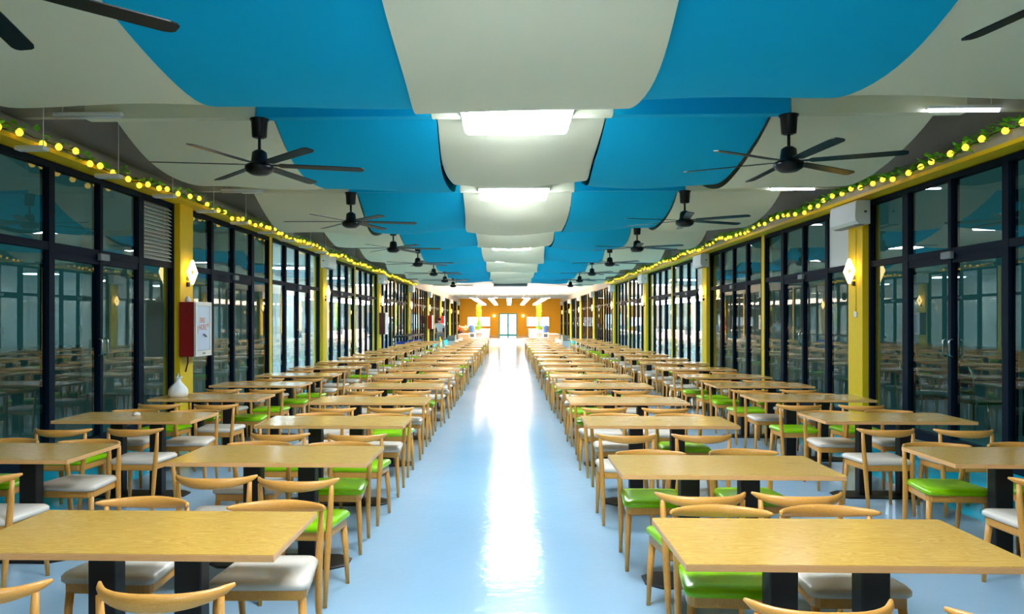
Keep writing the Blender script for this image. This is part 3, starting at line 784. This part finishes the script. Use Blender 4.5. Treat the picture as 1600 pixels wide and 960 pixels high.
# ================================================================== PEOPLE
def skinned(name, verts, edges, radii, material, parent, sub=2):
    me = bpy.data.meshes.new(name); me.from_pydata(verts, edges, [])
    o = bpy.data.objects.new(name, me); COL.objects.link(o)
    md = o.modifiers.new('skin', 'SKIN'); md.use_smooth_shade = True
    sv = me.skin_vertices[0].data
    for i, r_ in enumerate(radii):
        sv[i].radius = r_ if isinstance(r_, tuple) else (r_, r_); sv[i].use_root = (i == 0)
    ss = o.modifiers.new('sub', 'SUBSURF'); ss.levels = sub; ss.render_levels = sub
    dg = bpy.context.evaluated_depsgraph_get()
    nm = bpy.data.meshes.new_from_object(o.evaluated_get(dg)); nm.name = name
    bpy.data.objects.remove(o); bpy.data.meshes.remove(me)
    nm.materials.clear(); nm.materials.append(material)
    for p in nm.polygons: p.use_smooth = True
    return link(name, nm, parent)
def person(label, loc, rz, pose, shirt, hair, bottoms):
    """pose: dict of joints in metres, figure faces +y"""
    t = thing('person', label, 'person', loc, rz=rz)
    J = pose; V = []; E = []; R = []
    def vtx(p, r): V.append(tuple(p)); R.append(r); return len(V) - 1
    def chain(start, pts):
        prev = start
        for p, r_ in pts:
            i = vtx(p, r_); E.append((prev, i)); prev = i
        return prev
    pel = vtx(J['pelvis'], .125)
    ch = chain(pel, [(J['waist'], .115), (J['chest'], .14), (J['neck'], .055)])
    head = chain(ch, [(J['head0'], .075), (J['head1'], .098), (J['head2'], .07)])
    nose = chain(head - 1, [((J['head1'][0], J['head1'][1] + .11, J['head1'][2] - .02), .018)])
    for sx in (-1, 1): chain(head - 1, [((J['head1'][0] + sx * .095, J['head1'][1], J['head1'][2] - .01), .02)])
    chest = 2
    for sd in ('l', 'r'):
        hand = chain(chest, [(J['sh_' + sd], .058), (J['el_' + sd], .043), (J['wr_' + sd], .03)])
        w = Vector(J['wr_' + sd]); e = Vector(J['el_' + sd]); dr = (w - e).normalized()
        side = dr.cross(Vector((1, 0, 0))).normalized()
        palm = chain(hand, [(w + dr * .07, .035)])
        for k, (off, ln) in enumerate(((-.03, .07), (-.01, .085), (.01, .08), (.03, .06))):
            b0 = w + dr * .09 + side * off
            chain(palm, [(b0, .010), (b0 + dr * ln * .6, .009), (b0 + dr * ln + Vector((0, .015, -.01)), .008)])
        b0 = w + dr * .04 + side * .045
        chain(hand, [(b0, .011), (b0 + side * .02 + dr * .04, .009)])
        chain(pel, [(J['hip_' + sd], .10), (J['kn_' + sd], .062), (J['an_' + sd], .042), (J['toe_' + sd], .035)])
    skinned('body', V, E, R, M['skin'], t)
    # garments a little larger than the body
    sv = [J['pelvis'], J['waist'], J['chest'], (J['neck'][0], J['neck'][1], J['neck'][2] - .06)]; se = [(0, 1), (1, 2), (2, 3)]; sr = [.16, .15, .17, .075]
    for sd in ('l', 'r'):
        s_ = Vector(J['sh_' + sd]); e = Vector(J['el_' + sd]); i = len(sv)
        sv += [tuple(s_), tuple(s_.lerp(e, .75))]; se += [(2, i), (i, i + 1)]; sr += [.085, .075]
    skinned('shirt', [tuple(v) for v in sv], se, sr, shirt, t)
    pv = [J['pelvis']]; pe = []; pr = [.155]
    for sd in ('l', 'r'):
        h = Vector(J['hip_' + sd]); k = Vector(J['kn_' + sd]); i = len(pv)
        pv += [tuple(h), tuple(h.lerp(k, .5)), tuple(h.lerp(k, .92))]; pe += [(0, i), (i, i + 1), (i + 1, i + 2)]; pr += [.12, .105, .095]
    skinned('shorts', [tuple(v) for v in pv], pe, pr, bottoms, t)
    h1 = Vector(J['head1']); h2 = Vector(J['head2'])
    skinned('hair', [tuple(h1 + Vector((0, -.035, -.02))), tuple(h1 + Vector((0, -.03, .04))), tuple(h2 + Vector((0, .0, .02))), tuple(h2 + Vector((0, .06, .0)))], [(0, 1), (1, 2), (2, 3)], [.095, .11, .095, .05], hair, t)
    for sx in (-1, 1):
        m = MB(); m.lathe([(.002, -.012), (.012, 0), (.002, .012)], 8, (h1.x + sx * .035, h1.y + .098, h1.z + .0)); m.build('eye', M['hair'], t)
    MB().box(h1.x - .025, h1.x + .025, h1.y + .088, h1.y + .1, h1.z - .065, h1.z - .055).build('mouth', M['petal_red'], t)
    for sd in ('l', 'r'):
        a = Vector(J['an_' + sd]); b = Vector(J['toe_' + sd])
        skinned('shoe', [tuple(a + Vector((0, -.03, -.035))), tuple(b)], [(0, 1)], [.05, .042], M['shoe'], t)
    return t
walk = dict(pelvis=(0, 0, .95), waist=(-.02, .01, 1.12), chest=(-.03, .03, 1.33), neck=(-.03, .05, 1.49), head0=(-.03, .07, 1.56), head1=(-.03, .09, 1.64), head2=(-.03, .08, 1.72),
            sh_l=(-.22, .03, 1.41), el_l=(-.30, -.02, 1.15), wr_l=(-.26, .16, .98), sh_r=(.17, .03, 1.41), el_r=(.29, .06, 1.18), wr_r=(.30, .28, 1.22),
            hip_l=(-.10, 0, .88), kn_l=(-.11, .14, .50), an_l=(-.12, .10, .09), toe_l=(-.12, .27, .045), hip_r=(.10, 0, .88), kn_r=(.15, .0, .49), an_r=(.22, -.28, .13), toe_r=(.23, -.14, .045))
person('person seen from behind walking in white shirt and grey shorts by the windows', (-3.88, 44.0, 0), .15, walk, M['shirt'], M['hair'], M['shorts'])
stand = dict(pelvis=(0, 0, .90), waist=(0, .0, 1.05), chest=(0, .0, 1.26), neck=(0, 0, 1.41), head0=(0, .02, 1.47), head1=(0, .03, 1.54), head2=(0, .02, 1.61),
             sh_l=(-.18, 0, 1.34), el_l=(-.25, .02, 1.08), wr_l=(-.15, .22, 1.0), sh_r=(.18, 0, 1.34), el_r=(.25, .02, 1.08), wr_r=(.15, .22, 1.0),
             hip_l=(-.09, 0, .84), kn_l=(-.10, .02, .47), an_l=(-.10, 0, .09), toe_l=(-.10, .15, .045), hip_r=(.09, 0, .84), kn_r=(.10, .02, .47), an_r=(.10, 0, .09), toe_r=(.10, .15, .045))
person('person with dark hair in white top standing behind the serving counter', (-2.95, 77.0, 0), PI, stand, M['shirt'], M['hair'], M['dark_grey'])

# ================================================================== OUTSIDE THE GLASS
tb = thing('terrace_table', 'dark table outdoors seen through the glass beside air conditioner pillar', 'table', (7.9, 12.3, -.02))
B(-.4, .4, -.7, .7, .72, .75, bev=.005).build('tabletop', M['dark_grey'], tb)
for xx in (-.35, .35):
    for yy in (-.62, .62): MB().tube([(xx, yy, 0), (xx, yy, .72)], .02, 6).build('leg', M['black'], tb)
def terrace_chair(x, y, rz, label):
    t = thing('terrace_chair', label, 'chair', (x, y, -.02), 'dark terrace chairs', rz)
    t.scale = (1.15, 1.15, 1.15)
    B(-.22, .22, -.22, .22, .43, .46, bev=.01).build('seat', M['black'], t)
    for k in range(4): B(-.2, .2, -.235 - .012 * k, -.215 - .012 * k, .55 + .085 * k, .60 + .085 * k).build('slat', M['black'], t)
    for sx in (-1, 1):
        MB().tube([(sx * .22, .22, 0), (sx * .22, .20, .44)], .012, 6).build('leg', M['chrome'], t)
        MB().tube([(sx * .22, -.24, 0), (sx * .22, -.2, .44), (sx * .21, -.25, .8), (sx * .19, -.28, .9)], .012, 6).build('leg', M['chrome'], t)
terrace_chair(6.45, 12.2, -PI / 2, 'dark slatted terrace chair outdoors at the table, further one')
terrace_chair(6.85, 11.5, -PI / 2, 'dark slatted terrace chair outdoors at the table, closer one')
